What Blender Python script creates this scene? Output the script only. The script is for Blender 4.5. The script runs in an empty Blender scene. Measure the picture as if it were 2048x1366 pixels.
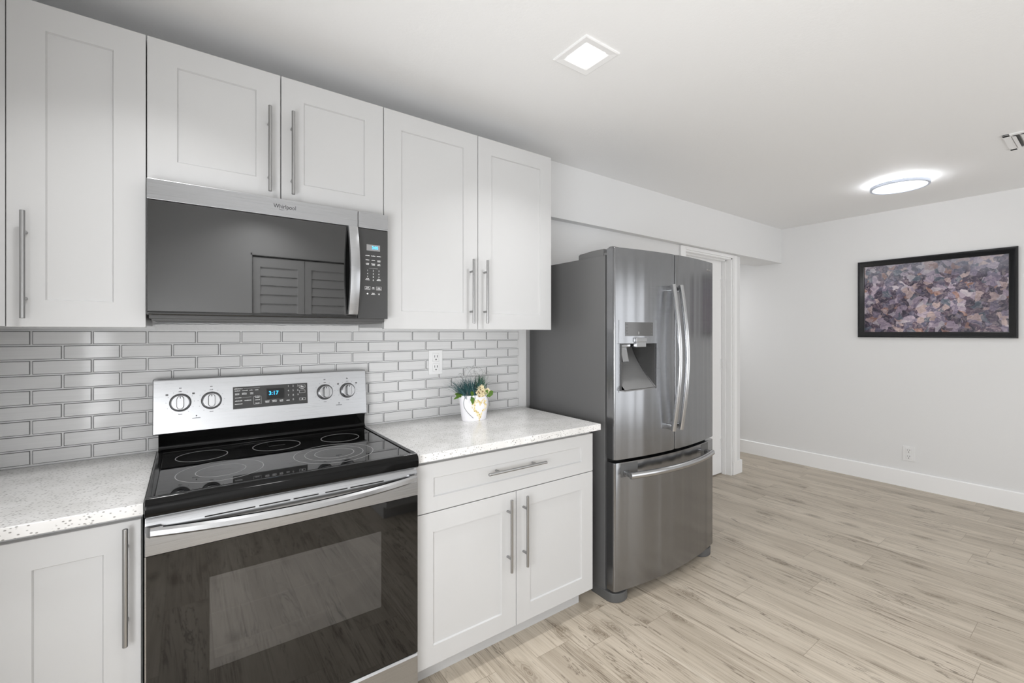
import bpy, bmesh, math, random
from mathutils import Vector, Matrix
random.seed(7)
PI = math.pi
sc = bpy.context.scene
C = sc.collection

# ------------------------------------------------------------------ camera
YAW = 53.9688
cam_d = bpy.data.cameras.new('camera'); cam = bpy.data.objects.new('camera', cam_d); C.objects.link(cam)
cam.location = (0.0916, -2.1539, 1.3607)
cam.rotation_euler = (PI / 2, 0, math.radians(YAW - 90))
cam_d.sensor_width = 36.0
cam_d.lens = 892.15 / 2048 * 36.0
cam_d.shift_y = -(683 - 665.19) / 2048
cam_d.clip_start = 0.02
sc.camera = cam

# ------------------------------------------------------------------ world, exposure, unseen lamps
sc.view_settings.view_transform = 'Standard'
sc.view_settings.look = 'None'
sc.view_settings.gamma = 1.0
sc.view_settings.use_curve_mapping = False
sc.view_settings.exposure = 0.20
w = bpy.data.worlds.new('world'); sc.world = w; w.use_nodes = True
w.node_tree.nodes['Background'].inputs[0].default_value = (0.93, 0.96, 1.0, 1)
w.node_tree.nodes['Background'].inputs[1].default_value = 1.0

def area(name, loc, rot, sx, sy, power, col=(1, 1, 1), spread=180):
    d = bpy.data.lights.new(name, 'AREA'); d.shape = 'RECTANGLE'; d.size = sx; d.size_y = sy
    d.energy = power; d.color = col; d.spread = math.radians(spread)
    o = bpy.data.objects.new(name, d); C.objects.link(o); o.location = loc; o.rotation_euler = rot
    return o
# lamps added for brightness, in an invented patio door and window out of view
area('added_patio_light', (3.35, -4.52, 1.10), (PI / 2, 0, 0), 2.8, 2.0, 24.5, (0.97, 0.985, 1.0))
area('added_window_light', (-0.40, -2.05, 1.06), (PI / 2, 0, -PI / 2), 1.1, 0.66, 36, (0.97, 0.985, 1.0))
# unseen recessed ceiling lamps, and a lamp added to light the rear hallway
area('recessed_lamp', (0.00, -0.90, 2.445), (0, 0, 0), 0.11, 0.11, 3.7, (1, 1, 1), 112)
area('recessed_lamp', (0.58, -2.60, 2.445), (0, 0, 0), 0.20, 0.20, 5, (1, 1, 1), 130)
area('recessed_lamp', (2.40, -2.60, 2.445), (0, 0, 0), 0.20, 0.20, 5, (1, 1, 1), 130)  # out of view, added to brighten this side of the room
area('added_hall_light', (4.83, 1.25, 2.12), (0, 0, 0), 0.30, 0.30, 8)

# ------------------------------------------------------------------ materials
def nt(name):
    m = bpy.data.materials.new(name); m.use_nodes = True
    t = m.node_tree; b = t.nodes['Principled BSDF']
    return m, t, b
def N(t, typ, **k):
    n = t.nodes.new(typ)
    for a, v in k.items():
        if a == 'ins':
            for i, x in v.items(): n.inputs[i].default_value = x
        else: setattr(n, a, v)
    return n
def L(t, a, b): t.links.new(a, b)
def srgb(v):
    v = v / 255.0
    return v / 12.92 if v <= 0.04045 else ((v + 0.055) / 1.055) ** 2.4
def col(r, g=None, b=None):
    if g is None: g = b = r
    return (srgb(r), srgb(g), srgb(b), 1)
def simple(name, c, rough=0.5, metal=0.0, ior=1.5, emit=0.0, ecol=None, bump=0.0, bscale=200, coat=0.0):
    m, t, b = nt(name)
    b.inputs['Base Color'].default_value = c
    b.inputs['Roughness'].default_value = rough
    b.inputs['Metallic'].default_value = metal
    b.inputs['IOR'].default_value = ior
    b.inputs['Coat Weight'].default_value = coat
    if emit:
        b.inputs['Emission Color'].default_value = ecol or c
        b.inputs['Emission Strength'].default_value = emit
    tc = N(t, 'ShaderNodeTexCoord')
    n = N(t, 'ShaderNodeTexNoise', ins={'Scale': bscale, 'Detail': 3.0})
    L(t, tc.outputs['Object'], n.inputs['Vector'])
    if bump:
        bp_ = N(t, 'ShaderNodeBump', ins={'Strength': bump, 'Distance': 0.002})
        L(t, n.outputs['Fac'], bp_.inputs['Height']); L(t, bp_.outputs['Normal'], b.inputs['Normal'])
    else:
        mr = N(t, 'ShaderNodeMapRange', ins={'From Min': 0.3, 'From Max': 0.7, 'To Min': max(0, rough - 0.015), 'To Max': rough + 0.015})
        L(t, n.outputs['Fac'], mr.inputs['Value']); L(t, mr.outputs['Result'], b.inputs['Roughness'])
    return m
def steel(name, c, rough, aniso=0.6, grain='X', streak=0.10, wavy=0.0):
    """brushed stainless: grain lines run along X (or Z), the highlight smears across them"""
    m, t, b = nt(name)
    b.inputs['Metallic'].default_value = 1.0
    b.inputs['Anisotropic'].default_value = aniso
    tc = N(t, 'ShaderNodeTexCoord')
    mp = N(t, 'ShaderNodeMapping')
    mp.inputs['Scale'].default_value = (4, 4, 900) if grain == 'X' else (900, 900, 4)
    n = N(t, 'ShaderNodeTexNoise', ins={'Scale': 1.0, 'Detail': 2.0})
    L(t, tc.outputs['Object'], mp.inputs['Vector']); L(t, mp.outputs['Vector'], n.inputs['Vector'])
    mx = N(t, 'ShaderNodeMix', data_type='RGBA')
    mx.inputs[6].default_value = tuple(x * (1 - streak) for x in c[:3]) + (1,)
    mx.inputs[7].default_value = tuple(min(1, x * (1 + streak)) for x in c[:3]) + (1,)
    L(t, n.outputs['Fac'], mx.inputs[0]); L(t, mx.outputs[2], b.inputs['Base Color'])
    mr = N(t, 'ShaderNodeMapRange', ins={'From Min': 0.3, 'From Max': 0.7, 'To Min': rough - 0.03, 'To Max': rough + 0.03})
    L(t, n.outputs['Fac'], mr.inputs['Value']); L(t, mr.outputs['Result'], b.inputs['Roughness'])
    tg = N(t, 'ShaderNodeTangent', direction_type='RADIAL', axis='Z')
    L(t, tg.outputs['Tangent'], b.inputs['Tangent'])
    if grain == 'Z': b.inputs['Anisotropic Rotation'].default_value = 0.25
    if wavy:   # the gentle vertical waves of pressed sheet metal
        mw_ = N(t, 'ShaderNodeMapping'); mw_.inputs['Scale'].default_value = (9, 9, 0.35)
        nw = N(t, 'ShaderNodeTexNoise', ins={'Scale': 1.0, 'Detail': 1.5})
        L(t, tc.outputs['Object'], mw_.inputs['Vector']); L(t, mw_.outputs['Vector'], nw.inputs['Vector'])
        bw = N(t, 'ShaderNodeBump', ins={'Strength': wavy, 'Distance': 0.03}); L(t, nw.outputs['Fac'], bw.inputs['Height']); L(t, bw.outputs['Normal'], b.inputs['Normal'])
    return m

M = {}
M['wall'] = simple('wall_paint', col(232), 0.55, bump=0.10, bscale=140)
M['ceiling'] = simple('ceiling_paint', col(246), 0.7, bump=0.30, bscale=90)
M['trim'] = simple('trim_paint', col(248), 0.35)
M['cabinet'] = simple('cabinet_paint', col(195), 0.38, bump=0.03, bscale=60)
M['pull'] = steel('brushed_nickel', col(165), 0.32, 0.3, 'Z')
M['steel'] = steel('stainless', col(176, 177, 179), 0.30, 0.55, 'X')
M['fridge_steel'] = steel('fridge_stainless', col(146, 147, 149), 0.24, 0.6, 'X', 0.06, wavy=0.45)
M['handle_steel'] = steel('polished_steel', col(185, 186, 188), 0.22, 0.3, 'X', 0.04)
M['side_grey'] = simple('fridge_side_grey', col(98), 0.38, bump=0.05, bscale=500)
M['dark_plastic'] = simple('dark_plastic', col(86), 0.5)
M['gap'] = simple('dark_gap', col(24), 0.6)
M['black_enamel'] = simple('black_enamel', col(10), 0.08, ior=1.30)
M['black_glass'] = simple('black_glass', col(8), 0.03, ior=1.62)
M['mw_glass'] = simple('microwave_glass', col(14), 0.02, ior=1.98)
M['panel_black'] = simple('control_panel_black', col(58), 0.25)
M['mark_white'] = simple('printed_white', col(225), 0.5)
M['mark_grey'] = simple('printed_grey', col(95), 0.5)
M['ring'] = simple('burner_line', col(150), 0.4)
M['lcd'] = simple('lcd_grey', col(140), 0.3)
M['blue'] = simple('blue_digits', (0.05, 0.55, 1.0, 1), 0.4, emit=2.2, ecol=(0.02, 0.40, 1.0, 1))
M['chrome'] = simple('chrome', col(225), 0.08, metal=1.0)
M['grout'] = simple('grout', col(240), 0.8, bump=0.2, bscale=300)
M['plaster'] = simple('rough_plaster', col(225), 0.85, bump=0.6, bscale=120)
M['white_plastic'] = simple('white_plastic', col(238), 0.3)
M['slot'] = simple('outlet_slot', col(50), 0.6)
M['frame_black'] = simple('black_frame', col(22, 23, 26), 0.22)
M['lamp'] = simple('lamp_glow', (1, 1, 1, 1), 0.5, emit=6.0)
M['lamp_round'] = simple('lamp_glow_cool', (0.97, 0.99, 1, 1), 0.5, emit=2.4)
M['lamp_rim'] = simple('lamp_rim_blue', col(214, 221, 236), 0.35)
M['halo'] = simple('lamp_back_glow', (1, 1, 1, 1), 0.5, emit=40.0)
M['pot'] = simple('white_ceramic', col(243, 242, 246), 0.3)
M['cream'] = simple('cream_petals', col(238, 226, 190), 0.7)
M['flower_core'] = simple('flower_core', col(150, 128, 92), 0.8)  # darker core colour puts shading between the petals
M['gold'] = simple('ochre_print', col(206, 182, 118), 0.6)
M['leaf'] = simple('light_green_leaf', col(112, 150, 62), 0.5)
M['grass_teal'] = simple('teal_grass', col(58, 96, 98), 0.5)
M['grass_green'] = simple('dark_green_grass', col(44, 92, 62), 0.5)
M['twig'] = simple('grey_twig', col(104, 106, 104), 0.6)
M['soil'] = simple('moss', col(60, 66, 40), 0.9)
M['cavity'] = simple('oven_enamel', col(80), 0.45)
M['rack'] = simple('oven_rack', col(215), 0.4, metal=0.3)
M['recess_grey'] = simple('recess_grey', col(124), 0.35)
M['recess_dark'] = simple('recess_dark', col(72), 0.4)
M['closet'] = simple('closet_paint', col(228), 0.45)

def mat_tile():
    m, t, b = nt('glass_tile')
    tc = N(t, 'ShaderNodeTexCoord')
    mp = N(t, 'ShaderNodeMapping'); mp.inputs['Scale'].default_value = (3, 3, 160)
    n = N(t, 'ShaderNodeTexNoise', ins={'Scale': 1.0, 'Detail': 2.0})
    L(t, tc.outputs['Object'], mp.inputs['Vector']); L(t, mp.outputs['Vector'], n.inputs['Vector'])
    r = N(t, 'ShaderNodeValToRGB')
    r.color_ramp.elements[0].color = col(214); r.color_ramp.elements[1].color = col(229)
    L(t, n.outputs['Fac'], r.inputs['Fac']); L(t, r.outputs['Color'], b.inputs['Base Color'])
    b.inputs['Roughness'].default_value = 0.10; b.inputs['IOR'].default_value = 1.26
    return m
M['tile'] = mat_tile()
M['tile_edge'] = simple('glass_tile_edge', col(124), 0.35)  # darker bevel colour stands in for the glass edge reflecting dark

def mat_counter():
    m, t, b = nt('speckled_quartz')
    tc = N(t, 'ShaderNodeTexCoord')
    mp = N(t, 'ShaderNodeMapping'); mp.inputs['Scale'].default_value = (120, 230, 200); mp.inputs['Rotation'].default_value = (0.2, 0.3, 0.35)
    v = N(t, 'ShaderNodeTexVoronoi', ins={'Scale': 1.0}); v.feature = 'F1'
    L(t, tc.outputs['Object'], mp.inputs['Vector']); L(t, mp.outputs['Vector'], v.inputs['Vector'])
    r = N(t, 'ShaderNodeValToRGB')
    r.color_ramp.elements[0].position = 0.22; r.color_ramp.elements[0].color = (1, 1, 1, 1)
    r.color_ramp.elements[1].position = 0.40; r.color_ramp.elements[1].color = (0, 0, 0, 1)
    L(t, v.outputs['Distance'], r.inputs['Fac'])
    sep = N(t, 'ShaderNodeSeparateColor'); L(t, v.outputs['Color'], sep.inputs['Color'])
    th = N(t, 'ShaderNodeMath', operation='GREATER_THAN'); th.inputs[1].default_value = 0.55
    L(t, sep.outputs[0], th.inputs[0])
    mu = N(t, 'ShaderNodeMath', operation='MULTIPLY'); L(t, th.outputs[0], mu.inputs[0]); L(t, r.outputs['Color'], mu.inputs[1])
    n2 = N(t, 'ShaderNodeTexNoise', ins={'Scale': 9.0, 'Detail': 4.0}); L(t, tc.outputs['Object'], n2.inputs['Vector'])
    r2 = N(t, 'ShaderNodeValToRGB')
    r2.color_ramp.elements[0].position = 0.35; r2.color_ramp.elements[0].color = col(214, 213, 211)
    r2.color_ramp.elements[1].position = 0.65; r2.color_ramp.elements[1].color = col(229, 228, 227)
    L(t, n2.outputs['Fac'], r2.inputs['Fac'])
    mx = N(t, 'ShaderNodeMix', data_type='RGBA'); mx.inputs[7].default_value = col(146, 145, 142)
    L(t, mu.outputs[0], mx.inputs[0]); L(t, r2.outputs['Color'], mx.inputs[6]); L(t, mx.outputs[2], b.inputs['Base Color'])
    b.inputs['Roughness'].default_value = 0.22
    return m
M['counter'] = mat_counter()

def mat_floor():
    m, t, b = nt('oak_planks')
    W_, LEN = 0.182, 1.22
    tc = N(t, 'ShaderNodeTexCoord')
    sx = N(t, 'ShaderNodeSeparateXYZ'); L(t, tc.outputs['Object'], sx.inputs[0])
    def mth(op, a, bb=None, c=None):
        n = N(t, 'ShaderNodeMath', operation=op)
        for i, q in enumerate((a, bb, c)):
            if q is None: continue
            if isinstance(q, (int, float)): n.inputs[i].default_value = q
            else: L(t, q, n.inputs[i])
        return n.outputs[0]
    px = mth('DIVIDE', sx.outputs['X'], W_)
    ix = mth('FLOOR', px)
    fx = mth('SUBTRACT', px, ix)
    w1 = N(t, 'ShaderNodeTexWhiteNoise', noise_dimensions='1D'); L(t, ix, w1.inputs['W'])
    py = mth('ADD', mth('DIVIDE', sx.outputs['Y'], LEN), w1.outputs['Value'])
    iy = mth('FLOOR', py); fy = mth('SUBTRACT', py, iy)
    cid = N(t, 'ShaderNodeCombineXYZ'); L(t, ix, cid.inputs[0]); L(t, iy, cid.inputs[1])
    w2 = N(t, 'ShaderNodeTexWhiteNoise', noise_dimensions='3D'); L(t, cid.outputs[0], w2.inputs['Vector'])
    # seam mask
    ex = mth('MINIMUM', fx, mth('SUBTRACT', 1.0, fx)); ey = mth('MINIMUM', fy, mth('SUBTRACT', 1.0, fy))
    seam = mth('MAXIMUM', mth('LESS_THAN', mth('MULTIPLY', ex, W_), 0.0011), mth('LESS_THAN', mth('MULTIPLY', ey, LEN), 0.0011))
    # per-plank shifted coordinates
    off = N(t, 'ShaderNodeVectorMath', operation='SCALE'); L(t, w2.outputs['Color'], off.inputs[0]); off.inputs['Scale'].default_value = 37.0
    ad = N(t, 'ShaderNodeVectorMath', operation='ADD'); L(t, tc.outputs['Object'], ad.inputs[0]); L(t, off.outputs[0], ad.inputs[1])
    def noise(scale, sc_, detail=4.0, dist=0.0, rough=0.6):
        mp = N(t, 'ShaderNodeMapping'); mp.inputs['Scale'].default_value = sc_
        L(t, ad.outputs[0], mp.inputs['Vector'])
        n = N(t, 'ShaderNodeTexNoise', ins={'Scale': scale, 'Detail': detail, 'Distortion': dist, 'Roughness': rough})
        L(t, mp.outputs['Vector'], n.inputs['Vector']); return n.outputs['Fac']
    def ramp(f, p0, c0, p1, c1):
        r = N(t, 'ShaderNodeValToRGB'); e = r.color_ramp.elements
        e[0].position = p0; e[0].color = c0; e[1].position = p1; e[1].color = c1
        L(t, f, r.inputs['Fac']); return r.outputs['Color']
    def mix(f, a, bb, mode='MIX', fac=None):
        x = N(t, 'ShaderNodeMix', data_type='RGBA', blend_type=mode)
        if f is not None: L(t, f, x.inputs[0])
        else: x.inputs[0].default_value = fac
        for i, q in ((6, a), (7, bb)):
            if isinstance(q, tuple): x.inputs[i].default_value = q
            else: L(t, q, x.inputs[i])
        return x.outputs[2]
    base = ramp(w2.outputs['Value'], 0.0, col(187, 176, 160), 1.0, col(206, 195, 179))
    broad = noise(1.0, (7, 0.8, 1), 4.0, 0.8)
    c1 = mix(ramp(broad, 0.42, (0, 0, 0, 1), 0.75, (0.75, 0.75, 0.75, 1)), base, col(154, 142, 126))
    fine = noise(1.0, (120, 3.0, 1), 6.0, 0.4, 0.7)
    c2 = mix(ramp(fine, 0.46, (0, 0, 0, 1), 0.72, (0.42, 0.42, 0.42, 1)), c1, col(146, 134, 118))
    patch = noise(1.0, (10, 1.4, 1), 4.0, 0.6)
    pm_ = ramp(patch, 0.44, (0, 0, 0, 1), 0.60, (1, 1, 1, 1))
    dark = noise(1.0, (60, 1.9, 1), 6.0, 1.6, 0.68)
    dm_ = ramp(dark, 0.49, (0, 0, 0, 1), 0.62, (0.72, 0.72, 0.72, 1))
    c3 = mix(mth('MULTIPLY', pm_, dm_), c2, col(118, 105, 88))
    # thin cracks that follow the grain
    cr = noise(1.0, (11, 0.9, 1), 5.0, 0.9, 0.62)
    cl_ = mth('LESS_THAN', mth('ABSOLUTE', mth('SUBTRACT', cr, 0.5)), 0.008)
    crm = mth('MULTIPLY', cl_, ramp(noise(1.0, (5, 2.4, 1), 2.0), 0.44, (0, 0, 0, 1), 0.56, (0.62, 0.62, 0.62, 1)))
    c3b = mix(crm, c3, col(88, 77, 62))
    light = noise(1.0, (30, 0.6, 1), 2.0, 0.4)
    c4 = mix(ramp(light, 0.60, (0, 0, 0, 1), 0.72, (0.35, 0.35, 0.35, 1)), c3b, col(210, 202, 188))
    # knots: a few per plank, ringed and drawn out along the grain
    mp = N(t, 'ShaderNodeMapping'); mp.inputs['Scale'].default_value = (5.0, 2.0, 1); L(t, ad.outputs[0], mp.inputs['Vector'])
    nk = N(t, 'ShaderNodeTexNoise', ins={'Scale': 22.0, 'Detail': 4.0}); L(t, ad.outputs[0], nk.inputs['Vector'])
    mk = N(t, 'ShaderNodeVectorMath', operation='MULTIPLY_ADD'); L(t, nk.outputs['Color'], mk.inputs[0]); mk.inputs[1].default_value = (0.16, 0.16, 0); L(t, mp.outputs['Vector'], mk.inputs[2])
    vk = N(t, 'ShaderNodeTexVoronoi', ins={'Scale': 1.0}, voronoi_dimensions='2D'); L(t, mk.outputs[0], vk.inputs['Vector'])
    ks = N(t, 'ShaderNodeSeparateColor'); L(t, vk.outputs['Color'], ks.inputs['Color'])
    kon = mth('GREATER_THAN', ks.outputs[0], 0.5)
    kr = ramp(vk.outputs['Distance'], 0.03, (0.95, 0.95, 0.95, 1), 0.19, (0, 0, 0, 1))
    rings = mth('MULTIPLY_ADD', mth('SINE', mth('MULTIPLY', vk.outputs['Distance'], 150.0)), 0.25, 0.62)
    km = mth('MULTIPLY', mth('MULTIPLY', kon, kr), rings)
    c5 = mix(km, c4, col(112, 99, 82))
    c6 = mix(mth('MULTIPLY', seam, 0.7), c5, col(136, 124, 108))
    L(t, c6, b.inputs['Base Color'])
    b.inputs['Roughness'].default_value = 0.36
    return m
M['floor'] = mat_floor()

def mat_painting():
    """a plain abstract of dabs in muted violet, peach, slate blue and near-black"""
    m, t, b = nt('abstract_canvas')
    tc = N(t, 'ShaderNodeTexCoord')
    n = N(t, 'ShaderNodeTexNoise', ins={'Scale': 12.0, 'Detail': 6.0}); L(t, tc.outputs['Object'], n.inputs['Vector'])
    ma = N(t, 'ShaderNodeVectorMath', operation='MULTIPLY_ADD'); L(t, n.outputs['Color'], ma.inputs[0]); ma.inputs[1].default_value = (0.11,) * 3; L(t, tc.outputs['Object'], ma.inputs[2])
    v = N(t, 'ShaderNodeTexVoronoi', ins={'Scale': 24.0, 'Randomness': 1.0}); L(t, ma.outputs[0], v.inputs['Vector'])
    s = N(t, 'ShaderNodeSeparateColor'); L(t, v.outputs['Color'], s.inputs['Color'])
    r = N(t, 'ShaderNodeValToRGB'); r.color_ramp.interpolation = 'CONSTANT'
    pal = [(0, (56, 50, 66)), (0.14, (206, 190, 206)), (0.26, (92, 72, 86)), (0.38, (226, 200, 190)), (0.5, (112, 112, 134)), (0.6, (44, 44, 60)),
           (0.7, (150, 140, 162)), (0.78, (190, 140, 110)), (0.85, (98, 120, 130)), (0.92, (232, 224, 230))]
    e = r.color_ramp.elements
    e[0].position = 0; e[0].color = col(*pal[0][1]); e[1].position = pal[1][0]; e[1].color = col(*pal[1][1])
    for p, c in pal[2:]:
        x = e.new(p); x.color = col(*c)
    L(t, s.outputs[0], r.inputs['Fac'])
    v2 = N(t, 'ShaderNodeTexVoronoi', ins={'Scale': 70.0}); L(t, ma.outputs[0], v2.inputs['Vector'])
    s2 = N(t, 'ShaderNodeSeparateColor'); L(t, v2.outputs['Color'], s2.inputs['Color'])
    r2 = N(t, 'ShaderNodeValToRGB'); e2 = r2.color_ramp.elements
    e2[0].color = col(60, 56, 74); e2[1].color = col(200, 184, 186); x = e2.new(0.5); x.color = col(134, 120, 140)
    L(t, s2.outputs[1], r2.inputs['Fac'])
    mx = N(t, 'ShaderNodeMix', data_type='RGBA'); mx.inputs[0].default_value = 0.45
    L(t, r.outputs['Color'], mx.inputs[6]); L(t, r2.outputs['Color'], mx.inputs[7])
    n3 = N(t, 'ShaderNodeTexNoise', ins={'Scale': 3.2, 'Detail': 2.0}); L(t, tc.outputs['Object'], n3.inputs['Vector'])
    r3 = N(t, 'ShaderNodeValToRGB'); e3 = r3.color_ramp.elements
    e3[0].position = 0.40; e3[0].color = (0.30, 0.28, 0.34, 1); e3[1].position = 0.60; e3[1].color = (1.0, 1.0, 1.0, 1)
    L(t, n3.outputs['Fac'], r3.inputs['Fac'])
    m3 = N(t, 'ShaderNodeMix', data_type='RGBA', blend_type='MULTIPLY'); m3.inputs[0].default_value = 0.62
    L(t, mx.outputs[2], m3.inputs[6]); L(t, r3.outputs['Color'], m3.inputs[7])
    sz = N(t, 'ShaderNodeSeparateXYZ'); L(t, tc.outputs['Object'], sz.inputs[0])
    az = N(t, 'ShaderNodeMath', operation='MULTIPLY_ADD'); L(t, n3.outputs['Fac'], az.inputs[0]); az.inputs[1].default_value = 0.25; L(t, sz.outputs['Z'], az.inputs[2])
    rz = N(t, 'ShaderNodeValToRGB'); ez = rz.color_ramp.elements
    ez[0].position = 0.26; ez[0].color = (0, 0, 0, 1); ez[1].position = 0.36; ez[1].color = (0.36, 0.36, 0.36, 1); L(t, az.outputs[0], rz.inputs['Fac'])
    mz = N(t, 'ShaderNodeMix', data_type='RGBA'); L(t, rz.outputs['Color'], mz.inputs[0]); L(t, m3.outputs[2], mz.inputs[6]); mz.inputs[7].default_value = col(140, 148, 158)
    L(t, mz.outputs[2], b.inputs['Base Color'])
    b.inputs['Roughness'].default_value = 0.35
    return m
M['painting'] = mat_painting()

def mat_window_glass():
    m, t, b = nt('oven_window_glass')
    out = t.nodes['Material Output']
    t0 = N(t, 'ShaderNodeBsdfTransparent'); t0.inputs[0].default_value = (0.5, 0.5, 0.5, 1)
    d0 = N(t, 'ShaderNodeBsdfDiffuse'); d0.inputs[0].default_value = (0.055, 0.055, 0.055, 1)      # grey haze in the colour, for the brighter look of the window
    tr = N(t, 'ShaderNodeMixShader'); tr.inputs[0].default_value = 0.55; L(t, t0.outputs[0], tr.inputs[1]); L(t, d0.outputs[0], tr.inputs[2])
    gl = N(t, 'ShaderNodeBsdfGlossy'); gl.inputs['Roughness'].default_value = 0.02
    fr = N(t, 'ShaderNodeFresnel'); fr.inputs['IOR'].default_value = 1.85
    n = N(t, 'ShaderNodeTexNoise', ins={'Scale': 3.0}); mr = N(t, 'ShaderNodeMapRange', ins={'To Min': 0.015, 'To Max': 0.03})
    L(t, n.outputs['Fac'], mr.inputs['Value']); L(t, mr.outputs['Result'], gl.inputs['Roughness'])
    mx = N(t, 'ShaderNodeMixShader'); L(t, fr.outputs[0], mx.inputs[0]); L(t, tr.outputs[0], mx.inputs[1]); L(t, gl.outputs[0], mx.inputs[2])
    L(t, mx.outputs[0], out.inputs['Surface']); t.nodes.remove(b)
    return m
M['oven_window'] = mat_window_glass()
def mat_pane():
    m, t, b = nt('clear_pane')
    out = t.nodes['Material Output']
    tr = N(t, 'ShaderNodeBsdfTransparent'); gl = N(t, 'ShaderNodeBsdfGlossy'); gl.inputs['Roughness'].default_value = 0.02
    fr = N(t, 'ShaderNodeFresnel'); fr.inputs['IOR'].default_value = 1.45
    mx = N(t, 'ShaderNodeMixShader'); L(t, fr.outputs[0], mx.inputs[0]); L(t, tr.outputs[0], mx.inputs[1]); L(t, gl.outputs[0], mx.inputs[2])
    L(t, mx.outputs[0], out.inputs['Surface']); t.nodes.remove(b)
    return m
M['pane'] = mat_pane()

# ------------------------------------------------------------------ mesh helpers (all in world coordinates)
class MB:
    def __init__(self): self.bm = bmesh.new(); self.mi = 0
    def _mark(self, faces):
        for f in faces: f.material_index = self.mi
    def box(self, x0, x1, y0, y1, z0, z1, bev=0.0, seg=2):
        bm = self.bm
        vs = [bm.verts.new((x, y, z)) for x in (x0, x1) for y in (y0, y1) for z in (z0, z1)]
        q = [(0, 1, 3, 2), (4, 6, 7, 5), (0, 4, 5, 1), (2, 3, 7, 6), (0, 2, 6, 4), (1, 5, 7, 3)]
        fs = [bm.faces.new([vs[i] for i in f]) for f in q]
        self._mark(fs)
        if bev > 0:
            es = list({e for f in fs for e in f.edges})
            bmesh.ops.bevel(bm, geom=es, offset=bev, segments=seg, profile=0.5, affect='EDGES', material=-1)
        return self
    def prism(self, pts, axis, a, b, bev=0.0, seg=2, only_long=False):
        """extrude the polygon pts along axis from a to b; pts are the two other coordinates in x,y,z order"""
        bm = self.bm
        def mk(p, t):
            return {'x': (t, p[0], p[1]), 'y': (p[0], t, p[1]), 'z': (p[0], p[1], t)}[axis]
        A = [bm.verts.new(mk(p, a)) for p in pts]; B = [bm.verts.new(mk(p, b)) for p in pts]
        n = len(pts); fs = []
        for i in range(n):
            fs.append(bm.faces.new((A[i], A[(i + 1) % n], B[(i + 1) % n], B[i])))
        fs.append(bm.faces.new(A[::-1])); fs.append(bm.faces.new(B))
        self._mark(fs)
        if bev > 0:
            es = [e for f in fs[-2:] for e in f.edges]
            bmesh.ops.bevel(bm, geom=es, offset=bev, segments=seg, profile=0.5, affect='EDGES', material=-1)
        return self
    def tube(self, pts, r, n=10, cap=True, sx=1.0, up=None):
        """round tube along a polyline; r is a number or a list"""
        bm = self.bm; pts = [Vector(p) for p in pts]; R = r if isinstance(r, (list, tuple)) else [r] * len(pts)
        rings = []; ref = None
        for i, p in enumerate(pts):
            d = (pts[min(i + 1, len(pts) - 1)] - pts[max(i - 1, 0)]).normalized()
            if up is not None: u = Vector(up)
            elif ref is None: u = Vector((0, 0, 1)) if abs(d.z) < 0.9 else Vector((0, 1, 0))
            else: u = ref
            a = d.cross(u).normalized(); b_ = a.cross(d).normalized(); ref = b_
            rings.append([bm.verts.new(p + a * (math.cos(2 * PI * k / n) * R[i] * sx) + b_ * (math.sin(2 * PI * k / n) * R[i])) for k in range(n)])
        fs = []
        for i in range(len(rings) - 1):
            for k in range(n):
                fs.append(bm.faces.new((rings[i][k], rings[i][(k + 1) % n], rings[i + 1][(k + 1) % n], rings[i + 1][k])))
        if cap:
            fs.append(bm.faces.new(rings[0][::-1])); fs.append(bm.faces.new(rings[-1]))
        self._mark(fs); return self
    def lathe(self, prof, c, axis=(0, 0, 1), n=32, sx=1.0, sy=1.0, cap=True):
        """revolve [(r, h)...] about axis through c; sx, sy squash the circle"""
        bm = self.bm; ax = Vector(axis).normalized()
        u = Vector((1, 0, 0)) if abs(ax.x) < 0.9 else Vector((0, 1, 0)); v = ax.cross(u).normalized()
        c = Vector(c); rings = []
        for r, h in prof:
            rings.append([bm.verts.new(c + ax * h + u * (math.cos(2 * PI * k / n) * r * sx) + v * (math.sin(2 * PI * k / n) * r * sy)) for k in range(n)])
        fs = []
        for i in range(len(rings) - 1):
            for k in range(n):
                fs.append(bm.faces.new((rings[i][k], rings[i][(k + 1) % n], rings[i + 1][(k + 1) % n], rings[i + 1][k])))
        if cap:
            fs.append(bm.faces.new(rings[0][::-1])); fs.append(bm.faces.new(rings[-1]))
        self._mark(fs); return self
    def quad(self, a, b, c, d):
        f = self.bm.faces.new([self.bm.verts.new(p) for p in (a, b, c, d)]); self._mark([f]); return self
    def ring(self, c, r0, r1, z0, z1, n=48, sy=1.0):
        """flat annulus in the XY plane with a little thickness"""
        bm = self.bm; V = []
        for r, z in ((r0, z0), (r1, z0), (r1, z1), (r0, z1)):
            V.append([bm.verts.new((c[0] + r * math.cos(2 * PI * k / n), c[1] + r * sy * math.sin(2 * PI * k / n), z)) for k in range(n)])
        fs = []
        for i in range(4):
            j = (i + 1) % 4
            for k in range(n):
                fs.append(bm.faces.new((V[i][k], V[i][(k + 1) % n], V[j][(k + 1) % n], V[j][k])))
        self._mark(fs); return self
    def panel(self, x0, x1, z0, z1, yf, yb, stile, inset=0.007, slope=0.003, rail=None):
        """a shaker door or drawer front that faces -Y: a raised frame round a flat sunk panel"""
        bm = self.bm; rail = rail or stile
        o = [(x0, z0), (x1, z0), (x1, z1), (x0, z1)]
        i1 = [(x0 + stile, z0 + rail), (x1 - stile, z0 + rail), (x1 - stile, z1 - rail), (x0 + stile, z1 - rail)]
        s = slope
        i2 = [(x0 + stile + s, z0 + rail + s), (x1 - stile - s, z0 + rail + s), (x1 - stile - s, z1 - rail - s), (x0 + stile + s, z1 - rail - s)]
        mk = lambda P, y: [bm.verts.new((p[0], y, p[1])) for p in P]
        e = 0.0012
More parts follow.
